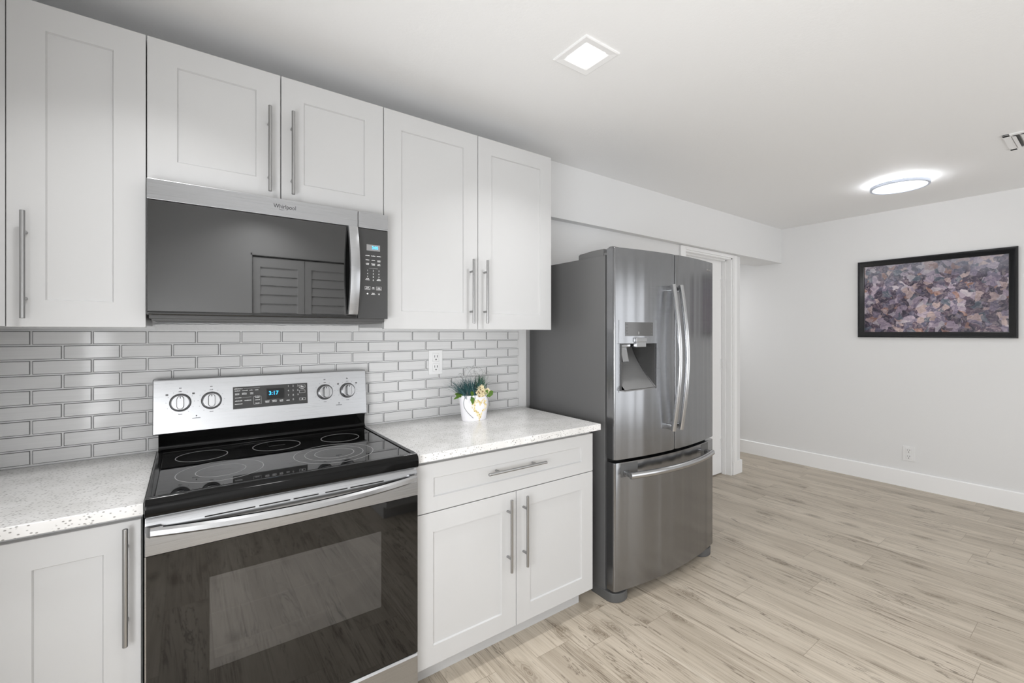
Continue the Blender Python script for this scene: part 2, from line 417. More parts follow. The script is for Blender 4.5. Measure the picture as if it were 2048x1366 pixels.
        of = [(x0 + e, z0 + e), (x1 - e, z0 + e), (x1 - e, z1 - e), (x0 + e, z1 - e)]
        B = mk(o, yb); O = mk(o, yf + e); F = mk(of, yf); I1 = mk(i1, yf); I2 = mk(i2, yf + inset)
        fs = []
        for A, D in ((B, O), (O, F), (F, I1), (I1, I2)):
            for k in range(4):
                fs.append(bm.faces.new((A[k], A[(k + 1) % 4], D[(k + 1) % 4], D[k])))
        fs.append(bm.faces.new(I2)); fs.append(bm.faces.new(B[::-1]))
        self._mark(fs); return self
    def build(self, name, mat, parent=None, smooth=35):
        bm = self.bm
        bmesh.ops.recalc_face_normals(bm, faces=bm.faces)
        if parent is not None:
            off = parent
            v = Vector((0, 0, 0))
            while off is not None: v += off.location; off = off.parent
            bmesh.ops.translate(bm, verts=bm.verts, vec=-v)
        me = bpy.data.meshes.new(name); bm.to_mesh(me); bm.free()
        for q in (mat if isinstance(mat, (list, tuple)) else [mat]): me.materials.append(M[q] if isinstance(q, str) else q)
        if smooth:
            me.shade_smooth(); me.set_sharp_from_angle(angle=math.radians(smooth))
        o = bpy.data.objects.new(name, me); C.objects.link(o)
        if smooth:
            wn = o.modifiers.new('weighted_normals', 'WEIGHTED_NORMAL'); wn.keep_sharp = True; wn.weight = 80
        if parent is not None: o.parent = parent
        return o
def tag(o, label=None, cat=None, group=None, kind=None):
    if label: o['label'] = label
    if cat: o['category'] = cat
    if group: o['group'] = group
    if kind: o['kind'] = kind
    return o
def thing(name, loc, label, cat, group=None):
    o = bpy.data.objects.new(name, None); C.objects.link(o); o.location = loc; o.empty_display_size = 0.1
    return tag(o, label, cat, group)
def struct(mb, name, mat, label=None, cat=None):
    o = mb.build(name, mat); o['kind'] = 'structure'
    if label: o['label'] = label
    if cat: o['category'] = cat
    return o
def text(name, s, size, loc, mat, parent, squeeze=1.0, depth=0.0004, align='CENTER', shear=0.0):
    """lettering that stands on a face turned to -Y"""
    cu = bpy.data.curves.new(name, 'FONT'); cu.body = s; cu.size = size; cu.extrude = depth; cu.align_x = align; cu.align_y = 'CENTER'; cu.shear = shear
    ob = bpy.data.objects.new(name, cu); C.objects.link(ob)
    dg = bpy.context.evaluated_depsgraph_get(); me = bpy.data.meshes.new_from_object(ob.evaluated_get(dg))
    bpy.data.objects.remove(ob); bpy.data.curves.remove(cu)
    me.transform(Matrix.Translation(Vector(loc)) @ Matrix.Rotation(PI / 2, 4, 'X') @ Matrix.Diagonal((squeeze, 1, 1, 1)))
    bm = bmesh.new(); bm.from_mesh(me); bpy.data.meshes.remove(me)
    mb = MB(); mb.bm.free(); mb.bm = bm
    return mb.build(name, mat, parent, smooth=None)
def arc_pts(a, b, n): return [a + (b - a) * i / n for i in range(n + 1)]
def boolean_cut(obj, cutter):
    md = obj.modifiers.new('cut', 'BOOLEAN'); md.object = cutter; md.operation = 'DIFFERENCE'; md.solver = 'EXACT'
    dg = bpy.context.evaluated_depsgraph_get()
    me = bpy.data.meshes.new_from_object(obj.evaluated_get(dg))
    obj.modifiers.clear(); wn = obj.modifiers.new('weighted_normals', 'WEIGHTED_NORMAL'); wn.keep_sharp = True; old = obj.data; obj.data = me; bpy.data.meshes.remove(old)
    me.shade_smooth(); me.set_sharp_from_angle(angle=math.radians(30))
    bpy.data.objects.remove(cutter)

# ------------------------------------------------------------------ the room
ZC = 2.46; XR = 5.2155; XL = -0.42; ZB = 2.10
struct(MB().box(XL - .1, XR + .1, -4.75, 2.3, -0.06, 0.0), 'floor', 'floor')
struct(MB().box(XL - .1, XR + .1, -4.75, 0.30, ZC, ZC + .08), 'ceiling', 'ceiling')
struct(MB().box(4.45, XR + .1, 0.28, 2.3, 2.17, 2.25), 'ceiling_hall', 'ceiling')
struct(MB().box(XL - .1, 1.765, 0.0, 0.20, 0, ZC), 'wall_back', 'wall')
m = MB(); m.box(1.765, 3.505, 0.055, 0.175, 0, ZB); m.box(4.290, 4.446, 0.055, 0.175, 0, ZB); m.box(3.505, 4.290, 0.055, 0.175, 2.078, ZB)
struct(m, 'wall_doorway', 'wall')
struct(MB().box(1.765, XR, 0.0, 0.28, ZB, ZC, 0.002), 'trim_beam', 'wall')
struct(MB().box(4.346, 4.446, 0.175, 2.3, 0, 2.17), 'wall_hall', 'wall')
struct(MB().box(XR, XR + .1, -4.75, 2.3, 0, ZC), 'wall_right', 'wall')
struct(MB().box(4.446, XR, 2.2, 2.3, 0, 2.17), 'wall_end', 'wall')
# left wall with an invented low window for light, out of mirror sight
wl = MB()
wl.box(XL - .1, XL, -1.45, 0.0, 0, ZC); wl.box(XL - .1, XL, -4.75, -2.65, 0, ZC); wl.box(XL - .1, XL, -2.65, -1.45, 0, .70); wl.box(XL - .1, XL, -2.65, -1.45, 1.42, ZC)
struct(wl, 'wall_left', 'wall')
# closet wall opposite the range
cw = MB(); YO = -2.95
cw.box(XL, 0.52, YO - .1, YO, 0, ZC); cw.box(1.36, 1.75, YO - .1, YO, 0, ZC); cw.box(0.52, 1.36, YO - .1, YO, 2.03, ZC)
cw.box(1.65, 1.75, -4.75, YO - .1, 0, ZC)
struct(cw, 'wall_opposite', 'wall')
# dining-side wall with an invented patio opening, added for light
dw = MB(); dw.box(1.75, 1.95, -4.75, -4.65, 0, ZC); dw.box(4.75, XR, -4.75, -4.65, 0, ZC); dw.box(1.95, 4.75, -4.75, -4.65, 2.10, ZC)
struct(dw, 'wall_dining', 'wall')
g = MB()
for a, b_ in ((1.95, 2.01), (3.32, 3.38), (4.69, 4.75)): g.box(a, b_, -4.72, -4.66, 0.0, 2.10)
g.box(1.95, 4.75, -4.72, -4.66, 2.04, 2.10); g.box(1.95, 4.75, -4.72, -4.66, 0, 0.06)
pd = struct(g, 'added_door_3', 'trim')
MB().box(2.0, 4.7, -4.695, -4.69, 0.05, 2.05).build('pane', 'pane', pd)
g = MB()
for a, b_ in ((-2.65, -2.60), (-2.08, -2.02), (-1.50, -1.45)): g.box(XL - .08, XL - .03, a, b_, .70, 1.42)
g.box(XL - .08, XL - .03, -2.65, -1.45, 1.37, 1.42); g.box(XL - .08, XL - .03, -2.65, -1.45, .70, .75)
kw = struct(g, 'added_window_1', 'trim')
MB().box(XL - .057, XL - .053, -2.62, -1.48, .73, 1.39).build('pane', 'pane', kw)

# louvered closet doors, seen mirrored in the microwave
cl = MB(); cl.box(0.52, 0.53, YO - .1, YO + .004, 0, 2.03); cl.box(1.35, 1.36, YO - .1, YO + .004, 0, 2.03); cl.box(0.52, 1.36, YO - .1, YO + .004, 2.015, 2.03)
cl.mi = 1; cl.box(0.52, 1.36, YO - .16, YO - .11, 0, 2.03); cl.mi = 0
cd = struct(cl, 'door_2', ['closet', 'gap'])
def louver_leaf(x0, x1):
    m = MB(); y0, y1 = YO - .045, YO - .012; st = 0.055
    m.box(x0, x0 + st, y0, y1, .02, 2.0); m.box(x1 - st, x1, y0, y1, .02, 2.0)
    for a, b_ in ((.02, .14), (.96, 1.06), (1.92, 2.0)): m.box(x0 + st, x1 - st, y0, y1, a, b_)
    for z0, z1 in ((.14, .96), (1.06, 1.92)):
        n = int((z1 - z0) / .074)
        for k in range(n):
            z = z0 + (z1 - z0) * (k + .5) / n; h = (z1 - z0) / n * .485
            m.prism([(y1 - .003, z - h), (y1 - .008, z - h), (y1 - .016, z + h), (y1 - .011, z + h)], 'x', x0 + st, x1 - st)
    return m.build('louver_panel', 'closet', cd)
louver_leaf(0.536, 0.938); louver_leaf(0.942, 1.344)

pn = MB(); pn.box(1.25, 1.75, -2.94, -2.30, .09, .86); pn.box(1.25, 1.75, -2.94, -2.36, 0, .09); pn.mi = 1; pn.box(1.22, 1.78, -2.94, -2.27, .86, .895, .003)
struct(pn, 'wall_peninsula', ['cabinet', 'counter'])

# baseboards
bp = MB().prism([(XR, 0), (XR - .014, 0), (XR - .014, .138), (XR - .009, .1432), (XR, .1432)], 'y', -4.65, 2.2)
struct(bp, 'baseboard_right', 'trim')
bp = MB().box(4.296, 4.462, 0.040, 0.056, 0, 0.125, .003); bp.box(4.446, 4.462, 0.055, 2.2, 0, .125, .002)
struct(bp, 'baseboard_stub', 'trim')
bp = MB().box(1.765, 3.44, 0.042, 0.056, 0, .14, .003)
struct(bp, 'baseboard_back', 'trim')

# interior door behind the fridge
dm = MB()
dm.box(3.505, 3.525, 0.050, 0.180, 0, 2.075, .001); dm.box(4.270, 4.290, 0.050, 0.180, 0, 2.075, .001); dm.box(3.505, 4.290, 0.050, 0.180, 2.055, 2.077, .001)
dm.box(3.525, 3.537, 0.13, 0.150, 0, 2.056); dm.box(4.258, 4.270, 0.10, 0.135, 0, 2.056); dm.box(3.525, 4.270, 0.10, 0.135, 2.044, 2.056)
d1 = struct(dm, 'door_1', 'trim')
cm = MB()
cm.box(3.440, 3.512, 0.038, 0.056, 0, 2.098, .003); cm.box(4.284, 4.362, 0.038, 0.056, 0.12, 2.098, .003); cm.box(3.5125, 4.2835, 0.0385, 0.056, 2.068, 2.0985, .002)
cm.box(4.296, 4.350, 0.034, 0.0375, 0.125, 2.09, .001)
cm.build('casing', 'trim', d1)
MB().box(3.528, 4.262, 0.138, 0.176, .01, 2.048, .002).build('door_leaf', 'trim', d1)
for z in (1.825, 1.055, 0.29):
    h = MB(); h.tube([(4.262, .131, z - .05), (4.262, .131, z + .05)], .007, 10); h.box(4.2685, 4.2715, .10, .13, z - .05, z + .05)
    h.box(4.235, 4.262, .1355, .139, z - .05, z + .05)
    h.build('hinge', 'white_plastic', d1)

# ------------------------------------------------------------------ backsplash
bs = MB(); X0, X1 = XL, 1.700; Z0 = 0.9185; PZ, PX = 0.0499, 0.15
bs.mi = 1; bs.box(X0, X1 + .002, -0.0045, 0.001, 0.9145, 1.3695)
gz, gx = 0.0050, 0.0054
def tile_block(x0, x1, z0, z1):
    bm = bs.bm; e = 0.0017
    def mk(a, b_, c, d, y): return [bm.verts.new(p) for p in ((a, y, c), (b_, y, c), (b_, y, d), (a, y, d))]
    A = mk(x0, x1, z0, z1, -0.003); B = mk(x0, x1, z0, z1, -0.0078); D = mk(x0 + e, x1 - e, z0 + e, z1 - e, -0.0098)
    for P, Q, mi in ((A, B, 2), (B, D, 2)):
        for k in range(4):
            f = bm.faces.new((P[k], P[(k + 1) % 4], Q[(k + 1) % 4], Q[k])); f.material_index = mi
    f = bm.faces.new(D); f.material_index = 0
for k in range(-1, 9):
    z0 = Z0 + k * PZ + gz / 2; z1 = Z0 + (k + 1) * PZ - gz / 2
    if k == -1: continue
    xj = -0.18 if k % 2 == 0 else -0.105
    x = xj - PX * 3
    while x < X1:
        a, b_ = max(x + gx / 2, X0 + .001), min(x + PX - gx / 2, X1)
        if b_ - a > 0.02: tile_block(a, b_, z0, z1)
        x += PX
struct(bs, 'trim_backsplash', ['tile', 'grout', 'tile_edge'])
# raw plaster edge above the tiles behind the microwave
pm = MB(); pts = []
xs = arc_pts(-0.008, 0.748, 60)
for x in xs: pts.append((x, 1.3935 + random.uniform(-.0022, .0022)))
poly = [(xs[0], 1.3698)] + [(xs[-1], 1.3698)] + pts[::-1]
pm.prism(poly, 'y', -0.012, 0.0005)
struct(pm, 'trim_plaster_edge', 'plaster')

# ------------------------------------------------------------------ cabinets
def pull(parent, p0, p1, out, r=0.0060, post=0.056):
    """bar pull on two posts; p0, p1 are the bar's ends, out the way back to the door"""
    m = MB(); p0, p1, out = Vector(p0), Vector(p1), Vector(out); d = (p1 - p0).normalized()
    m.tube([p0, p0 + d * .001, p1 - d * .001, p1], [r * .85, r, r, r * .85], 14)
    for q in (p0 + d * post, p1 - d * post): m.tube([q, q + out], r * .8, 12)
    return m.build('bar_pull', 'pull', parent)

YU = -0.342   # upper door faces
def upper(name, x0, x1, z0, z1, doors, label, handles, filler=None):
    t = thing(name, ((x0 + x1) / 2, -.16, z0), label, 'cabinet', 'white wall cabinets over the counter')
    m = MB(); m.box(x0 + .0015, x1 - .0015, YU + .022, -0.0125, z0 + .008, z1, .001)
    if filler: m.box(filler, x0 - .001, YU + .004, YU + .03, z0 + .002, z1, .001)
    m.build('body', 'cabinet', t)
    for (a, b_), (hx, hz0, hz1) in zip(doors, handles):
        d = MB().panel(a, b_, z0, z1, YU, YU + .0205, .076, .0065).build('door', 'cabinet', t, smooth=None)
        pull(d, (hx, YU - .033, hz0), (hx, YU - .033, hz1), (0, .0335, 0))
    return t
g_ = .0015
upper('wall_cabinet', -0.314, -0.013, 1.3765, 2.2975, [(-0.314 + g_, -0.013 - g_)], 'tall single-door white wall cabinet left of the microwave', [(-0.275, 1.400, 1.697)], filler=XL + .001)
upper('wall_cabinet', -0.013, 0.7504, 1.838, 2.2975, [(-0.013 + g_, 0.367 - g_), (0.367 + g_, 0.7504 - g_)], 'short two-door white wall cabinet mounted above the microwave', [(0.328, 1.861, 2.164), (0.403, 1.863, 2.166)])
upper('wall_cabinet', 0.7504, 1.6713, 1.3755, 2.2975, [(0.7504 + g_, 1.2094 - g_), (1.2094 + g_, 1.6713 - g_)], 'tall two-door white wall cabinet between the microwave and the fridge', [(1.167, 1.403, 1.702), (1.2435, 1.404, 1.704)])

YB = -0.6166
def base(x0, x1, doors, drawer, label, handles, dh=None, ztop=0.8825, filler=None):
    t = thing('base_cabinet', ((x0 + x1) / 2, -.31, 0), label, 'cabinet', 'white base cabinets beside the range')
    m = MB(); m.box(x0, x1, YB + .022, -0.003, .108, ztop, .001)
    if filler: m.box(filler, x0 - .001, YB + .004, YB + .03, .106, ztop, .001)
    m.build('body', 'cabinet', t)
    MB().box(filler or x0, x1 - .012, -0.532, -0.01, 0.0, .108, .001).build('toe_kick', 'cabinet', t)
    for (a, b_, z0, z1), h in zip(doors, handles):
        d = MB().panel(a, b_, z0, z1, YB, YB + .0205, .074, .0065).build('door', 'cabinet', t, smooth=None)
        pull(d, (h[0], YB - .033, h[1]), (h[0], YB - .033, h[2]), (0, .0335, 0))
    if drawer:
        d = MB().panel(*drawer, YB, YB + .0205, .076, .0065, rail=.055).build('drawer', 'cabinet', t, smooth=None)
        pull(d, (dh[0], YB - .033, dh[2]), (dh[1], YB - .033, dh[2]), (0, .0335, 0))
    return t
base(-0.285, -0.006, [(-0.284, -0.008, .1055, .866)], None, 'single-door white base cabinet under the counter left of the range', [(-0.0375, .556, .858)], filler=XL + .001)
base(0.766, 1.700, [(0.768, 1.2329 - g_, .104, .6805), (1.2329 + g_, 1.6995, .104, .6805)], (0.768, 1.6995, .684, .8665), 'white base cabinet with one wide drawer over two doors, right of the range',
     [(1.1855, .358, .662), (1.2695, .357, .661)], (1.072, 1.377, .788))
def counter(x0, x1, label):
    t = MB().box(x0, x1, -0.643, -0.0115, 0.8835, 0.914, .0025).build('countertop', 'counter')
    return tag(t, label, 'countertop', 'quartz countertops beside the range')
counter(XL + .001, -0.0015, 'short speckled white quartz countertop left of the range')
counter(0.7625, 1.7292, 'speckled white quartz countertop holding the flower pot')

# ------------------------------------------------------------------ microwave
mw = thing('microwave', (0.37, -.2, 1.40), 'over-the-range microwave with mirror-dark door and stainless trim', 'microwave')
XA, XB, XD = -0.0095, 0.7475, 0.6275; YM = -0.398
b = MB(); b.box(XA + .004, XB - .004, YM + .028, -0.0105, 1.405, 1.8365, .002); b.box(XA + .01, XB - .012, YM + .03, -.03, 1.398, 1.406, .002)
b.build('body', 'dark_plastic', mw)
d = MB().box(XA, XD - .0008, YM, YM + .027, 1.4155, 1.770, .0025).build('door', 'mw_glass', mw)
MB().box(XA, XD - .001, YM - .0035, YM + .025, 1.7705, 1.8335, .0018).build('top_trim', 'steel', mw)
# the lower lip of the door
MB().box(XA, XD - .0008, YM - .002, YM + .02, 1.4155, 1.4285, .004).build('door_lip', 'black_glass', d)
h = MB()
hp = []
for i in range(25):
    s_ = i / 24; z = 1.431 + (1.768 - 1.431) * s_; hp.append((z, YM - .013 - .030 * math.sin(PI * s_)))
sec = []
bm = h.bm; rows = []
for z, y in hp:
    rows.append([bm.verts.new(p) for p in ((.586, y + .004, z), (.5885, y - .003, z), (.606, y - .006, z), (.6225, y - .003, z), (.6245, y + .004, z), (.622, y + .009, z), (.589, y + .009, z))])
for i in range(24):
    for k in range(7): bm.faces.new((rows[i][k], rows[i][(k + 1) % 7], rows[i + 1][(k + 1) % 7], rows[i + 1][k]))
bm.faces.new(rows[0][::-1]); bm.faces.new(rows[-1])
h.box(.590, .621, YM - .012, YM + .001, 1.433, 1.448); h.box(.590, .621, YM - .012, YM + .001, 1.752, 1.767)
h.build('handle', 'steel', d)
cp = MB().box(XD + .0008, XB, YM, YM + .027, 1.4155, 1.770, .0025).build('control_panel', 'panel_black', mw)
MB().box(XD + .0005, XB, YM - .0035, YM + .025, 1.7705, 1.8335, .0018).build('panel_trim', 'steel', mw)
text('brand_lettering', 'Whirlpool', .0205, (.371, YM - .0037, 1.8055), 'gap', mw, squeeze=.84, depth=.0003)
sw = MB(); sw.tube([(.352 + .020 * i / 10, YM - .0038, 1.7968 - .0030 * math.sin(PI * (i / 10) ** .8)) for i in range(11)], [.0002 + .0005 * math.sin(PI * min(1, .15 + i / 11)) for i in range(11)], 6)
sw.build('brand_swoosh', 'gap', mw)
MB().box(.6612, .7148, YM - .0006, YM + .002, 1.6845, 1.7085).build('display', 'lcd', cp)
text('clock_digits', '3:05', .0165, (.6945, YM - .0012, 1.6965), 'blue', cp, squeeze=.9)
class Sheet:
    """printed marks on one face, each of them a mesh of its own"""
    def __init__(self): self.l = []
    def new(self): self.l.append(MB()); return self.l[-1]
    def box(self, *a): self.new().box(*a)
    def prism(self, *a): self.new().prism(*a)
    def build(self, name, mat, parent): return [m.build(name, mat, parent, smooth=None) for m in self.l]
def word(m, x, z, w_, h_, y):
    """an unreadable printed word: a run of tiny letter-wide strokes"""
    if isinstance(m, Sheet): m = m.new()
    n = max(2, int(w_ / (h_ * .75))); s_ = w_ / n
    for k in range(n):
        hh = h_ * random.choice((.7, .7, 1.0)); x0 = x - w_ / 2 + k * s_
        m.box(x0, x0 + s_ * .84, y - .0004, y + .0002, z - h_ / 2, z - h_ / 2 + hh)
def outline(m, x, z, w_, h_, y, t_=.0006):
    if isinstance(m, Sheet): m = m.new()
    m.box(x - w_ / 2, x + w_ / 2, y - .0004, y + .0002, z + h_ / 2 - t_, z + h_ / 2); m.box(x - w_ / 2, x + w_ / 2, y - .0004, y + .0002, z - h_ / 2, z - h_ / 2 + t_)
    m.box(x - w_ / 2, x - w_ / 2 + t_, y - .0004, y + .0002, z - h_ / 2, z + h_ / 2); m.box(x + w_ / 2 - t_, x + w_ / 2, y - .0004, y + .0002, z - h_ / 2, z + h_ / 2)
mk = Sheet(); cols = (.6650, .6880, .7105)
for r, z in enumerate((1.6645, 1.6475)):
    for c in range(3): word(mk, cols[c], z, .017 if r == 0 else .014, .0028, YM)
word(mk, cols[2], 1.6435, .0125, .0026, YM)
for z in (1.6335, 1.629):
    for c in range(3): word(mk, cols[c], z, random.uniform(.010, .015), .0027, YM)
mk.box(.671, .706, YM - .0003, YM + .0002, 1.6145, 1.6149)
for x in (cols[0], cols[2]):
    word(mk, x, 1.5735, .012, .0027, YM); word(mk, x, 1.569, .017, .0027, YM)
for x in (cols[0], cols[2]):
    outline(mk, x, 1.5365, .021, .0135, YM); word(mk, x, 1.539, .011, .0028, YM); word(mk, x, 1.534, .016, .0028, YM)
word(mk, cols[1], 1.539, .008, .0026, YM); word(mk, cols[1], 1.5345, .0115, .0026, YM)
word(mk, cols[1], 1.5165, .011, .0026, YM); word(mk, cols[1], 1.512, .016, .0026, YM)
mk.prism([(cols[0] + a, 1.514 + c) for a, c in ((-.004, 0), (0, -.0035), (.004, 0), (0, .0035))], 'y', YM - .0004, YM + .0002)
mk.prism([(cols[2] + a, 1.514 + c) for a, c in ((-.004, .003), (0, .0005), (.0045, .0035), (.0008, -.0045))], 'y', YM - .0004, YM + .0002)
mk.build('key_label', 'mark_white', cp)
for i, s_ in enumerate('1234567890'):
    r, c = divmod(i, 3)
    if s_ == '0': r, c = 3, 1
    text('key_digit', s_, .0085, (cols[c], YM - .0005, 1.6055 - r * .0124), 'mark_white', cp)

# ------------------------------------------------------------------ range
rg = thing('electric_range', (0.38, -.33, 0), 'freestanding stainless range with black glass cooktop and oven door', 'range')
RX0, RX1 = 0.0015, 0.7600; YF = -0.661
b = MB(); b.box(RX0 + .003, RX1 - .003, YF + .05, -0.03, .03, .895, .002)
b.box(RX0 + .02, RX1 - .02, -0.60, -0.05, 0.0, .03)
# hollow look of the oven: the cavity is a liner of its own, so the body only wraps it
bd = b.build('body', 'black_enamel', rg)
cut = MB().box(.12, .645, -.70, -.12, .30, .74).build('cutter', 'gap')
boolean_cut_parent = bd.location.copy()
cut.location = (0, 0, 0)
boolean_cut(bd, cut)
lin = MB(); e_ = .004
lin.box(.124, .641, -.128, -.124, .304, .736); lin.box(.120, .1245, -.612, -.124, .304, .736); lin.box(.6405, .645, -.612, -.124, .304, .736)
lin.box(.12, .645, -.612, -.12, .30, .3045); lin.box(.12, .645, -.612, -.12, .7355, .74)
cav = lin.build('oven_cavity', 'cavity', rg)
for z, thick in ((.650, .0016), (.545, .0016), (.440, .0026)):
    rk = MB(); rk.tube([(.126, -.596, z), (.640, -.596, z)], thick, 8); rk.tube([(.126, -.15, z), (.640, -.15, z)], thick, 8)
    for k in range(12):
        x = .150 + k * .0425; rk.tube([(x, -.596, z), (x, -.575, z - .012), (x, -.15, z - .012)], .0006, 6)
    rk.build('oven_rack', 'rack', cav)
# cooktop: glass in a raised black frame with a rolled front lip
ct = MB(); prof = [(-0.100, .885), (-0.100, .9235), (-.632, .9235), (-.646, .9285), (-.660, .9275), (-.6705, .918), (-.6745, .903), (-.6725, .884), (-.666, .879), (-.63, .879)]
ct.prism(prof, 'x', RX0, RX1 - .001, bev=.004)
for a, b_ in ((RX0 + .001, .021), (.741, RX1 - .002)): ct.box(a, b_, -.646, -.100, .915, .9285, .003)
ct.box(RX0 + .002, RX1 - .003, -.112, -.098, .915, .9275, .003)
cto = ct.build('cooktop', 'black_enamel', rg)
gl = MB().box(.022, .740, -.634, -.114, .918, .9252, .001).build('ceramic_glass', 'black_glass', cto)
def burner(x, y, radii, sy=1.0):
    m = MB()
    for r in radii: m.ring((x, y), r - .0011, r + .0011, .9248, .9256, 64, sy)
    return m.build('burner_ring', 'ring', cto, smooth=None)
burner(.1335, -.232, (.076,)); burner(.371, -.226, (.081,)); burner(.603, -.240, (.073,))
burner(.178, -.470, (.117, .067)); burner(.522, -.470, (.133, .098, .066))
for x, y in ((.371, -.226), (.181, -.468)):
    MB().box(x - .028, x + .028, y - .0008, y + .0008, .9249, .9255).build('burner_mark', 'mark_grey', cto)
# riser and backguard
rs = MB(); rs.prism([(-.100, .9), (-.100, .9275), (-.080, .932), (-.074, .945), (-.080, .985), (-.080, .998), (-.03, .998), (-.03, .9)], 'x', RX0 + .004, RX1 - .004, bev=.001)
rs.build('riser', 'black_enamel', rg)
bg = MB()
YT, YBt = -.062, -.090
bg.prism([(YBt + .004, .9875), (YBt, .9915), (YT - .005, 1.181), (YT - .001, 1.1875), (-.020, 1.1875), (-.020, .9875)], 'x', -0.0115, .7640, bev=.004, seg=3)
bgo = bg.build('backguard', 'steel', rg)
tilt = math.atan2(YT - .005 - YBt, 1.181 - .9915)
def yb(z): return YBt + (z - .9915) * math.tan(tilt)
def on_guard(o, z):
    """lean an upright child made at depth yb(z) with the backguard"""
    ob = o; base_z = z - rg.location.z; base_y = yb(z) - rg.location.y
    Mx = Matrix.Translation((0, base_y, base_z)) @ Matrix.Rotation(-tilt, 4, 'X') @ Matrix.Translation((0, -base_y, -base_z))
    ob.data.transform(Mx); return ob
PZc = 1.1005
P = MB().box(.2368, .5105, yb(PZc) - .0015, yb(PZc) + .003, PZc - .0435, PZc + .0435, .001).build('control_panel', 'panel_black', rg)
on_guard(P, PZc)
yp = yb(PZc) - .0017
mk = Sheet()
word(mk, .256, 1.1365, .029, .0034, yp); mk.box(.273, .330, yp - .0003, yp, 1.1362, 1.1367)
for x, w_ in ((.2525, .019), (.278, .020), (.2995, .012), (.3195, .012)): word(mk, x, 1.1285, w_, .0033, yp)
for x, w_ in ((.2515, .015), (.2760, .0165), (.3015, .012)): word(mk, x, 1.1180, w_, .0032, yp); word(mk, x, 1.1135, w_ * .95, .0032, yp)
word(mk, .2545, 1.1010, .022, .0034, yp); mk.box(.267, .300, yp - .0003, yp, 1.1008, 1.1013)
word(mk, .2560, 1.0885, .025, .0036, yp); word(mk, .2880, 1.0885, .024, .0036, yp); word(mk, .2560, 1.0765, .026, .0036, yp)
outline(mk, .3215, 1.0860, .027, .031, yp); word(mk, .3215, 1.1025, .020, .0033, yp); word(mk, .3215, 1.0975, .015, .0033, yp); word(mk, .3215, 1.0880, .018, .0036, yp); word(mk, .3215, 1.0745, .014, .0036, yp)
for x, w_ in ((.3570, .016), (.3830, .018), (.4090, .014)): word(mk, x, 1.0800, w_, .0036, yp); word(mk, x, 1.0752, w_ * .9, .0036, yp)
word(mk, .4340, 1.0760, .013, .0036, yp)
for z, w_ in ((1.1305, .024), (1.1085, .023), (1.0770, .024)): outline(mk, .4895, z, w_, .0125 if z > 1.08 else .010, yp, .0009)
word(mk, .4895, 1.1305, .012, .006, yp); word(mk, .4895, 1.1210, .012, .0028, yp); word(mk, .4895, 1.0770, .005, .006, yp)
for q in mk.build('panel_label', 'mark_white', P): on_guard(q, PZc)
on_guard(MB().box(.355, .420, yp - .0004, yp + .001, 1.087, 1.130).build('display', 'gap', P), PZc)
on_guard(text('clock_digits', '3:17', .0225, (.3800, yp - .0008, 1.1100), 'blue', P, squeeze=.95), PZc)
for i, s_ in enumerate('1234567890'):
    r, c = divmod(i, 3)
    if s_ == '0': r, c = 3, 1
    on_guard(text('key_digit', s_, .0105, (.4355 + c * .0185, yp - .0003, 1.1345 - r * .0190), 'mark_white', P), PZc)
def knob(x, off_marks):
    z = 1.0990; y = yb(z)
    m = MB(); m.mi = 1; m.lathe([(.0335, 0), (.0335, .004), (.0315, .007)], (x, y + .0005, z), (0, -1, 0), 40); m.mi = 0
    m.lathe([(.0300, .006), (.0295, .013), (.0265, .019), (.0255, .0195)], (x, y, z), (0, -1, 0), 40)
    k = m.build('knob', ['handle_steel', 'dark_plastic'], rg)
    g2 = MB(); g2.mi = 2; pts = []
    for i in range(13): a = PI * i / 12; pts.append((x + .0108 * math.cos(a), z + .0135 + .0108 * math.sin(a)))
    for i in range(13): a = PI + PI * i / 12; pts.append((x + .0108 * math.cos(a), z - .0135 + .0108 * math.sin(a)))
    g2.prism(pts, 'y', y - .032, y - .010, bev=.0012)
    g2.mi = 0; g2.prism([(x + (a_ - x) * .86, z + (b_ - z) * .94) for a_, b_ in pts], 'y', y - .034, y - .0315, bev=.0006)
    g2.mi = 1; g2.box(x - .0012, x + .0012, y - .0345, y - .033, z + .015, z + .0222)
    gr = g2.build('grip', ['handle_steel', 'gap', 'dark_plastic'], k)
    mm = MB()
    for i in range(11):
        a = math.radians(235 - i * 29 + 0); 
        if abs(math.degrees(a) % 360 - 90) < 12: continue
        mm.lathe([(.0011, 0), (.0011, .0006)], (x + .0425 * math.cos(a), y + (.0425 * math.sin(a)) * math.tan(tilt), z + .0425 * math.sin(a)), (0, -1, 0), 8)
    for q in (-1, 1):
        if off_marks: mm.box(x + q * .040 - .004, x + q * .040 + .004, yb(z + .031) - .0006, yb(z + .031) + .001, z + .028, z + .034)
    word(mm, x, z + .041, .011, .0032, yb(z + .041)); word(mm, x, z - .042, .012, .0032, yb(z - .042)); word(mm, x, z + .054, .008, .005, yb(z + .054))
    mm.build('knob_marks', 'mark_grey', k, smooth=None)
    on_guard(k, z); on_guard(gr, z)
for x, f in ((.0700, True), (.1665, False), (.5815, False), (.6785, True)): knob(x, f)
for x in (.119, .640):
    lm = MB(); z = 1.046; lm.lathe([(.0022, 0), (.0022, .001)], (x, yb(z), z), (0, -1, 0), 12); word(lm, x, z - .008, .026, .0026, yb(z - .008))
    lm.build('indicator', 'gap', rg, smooth=None)
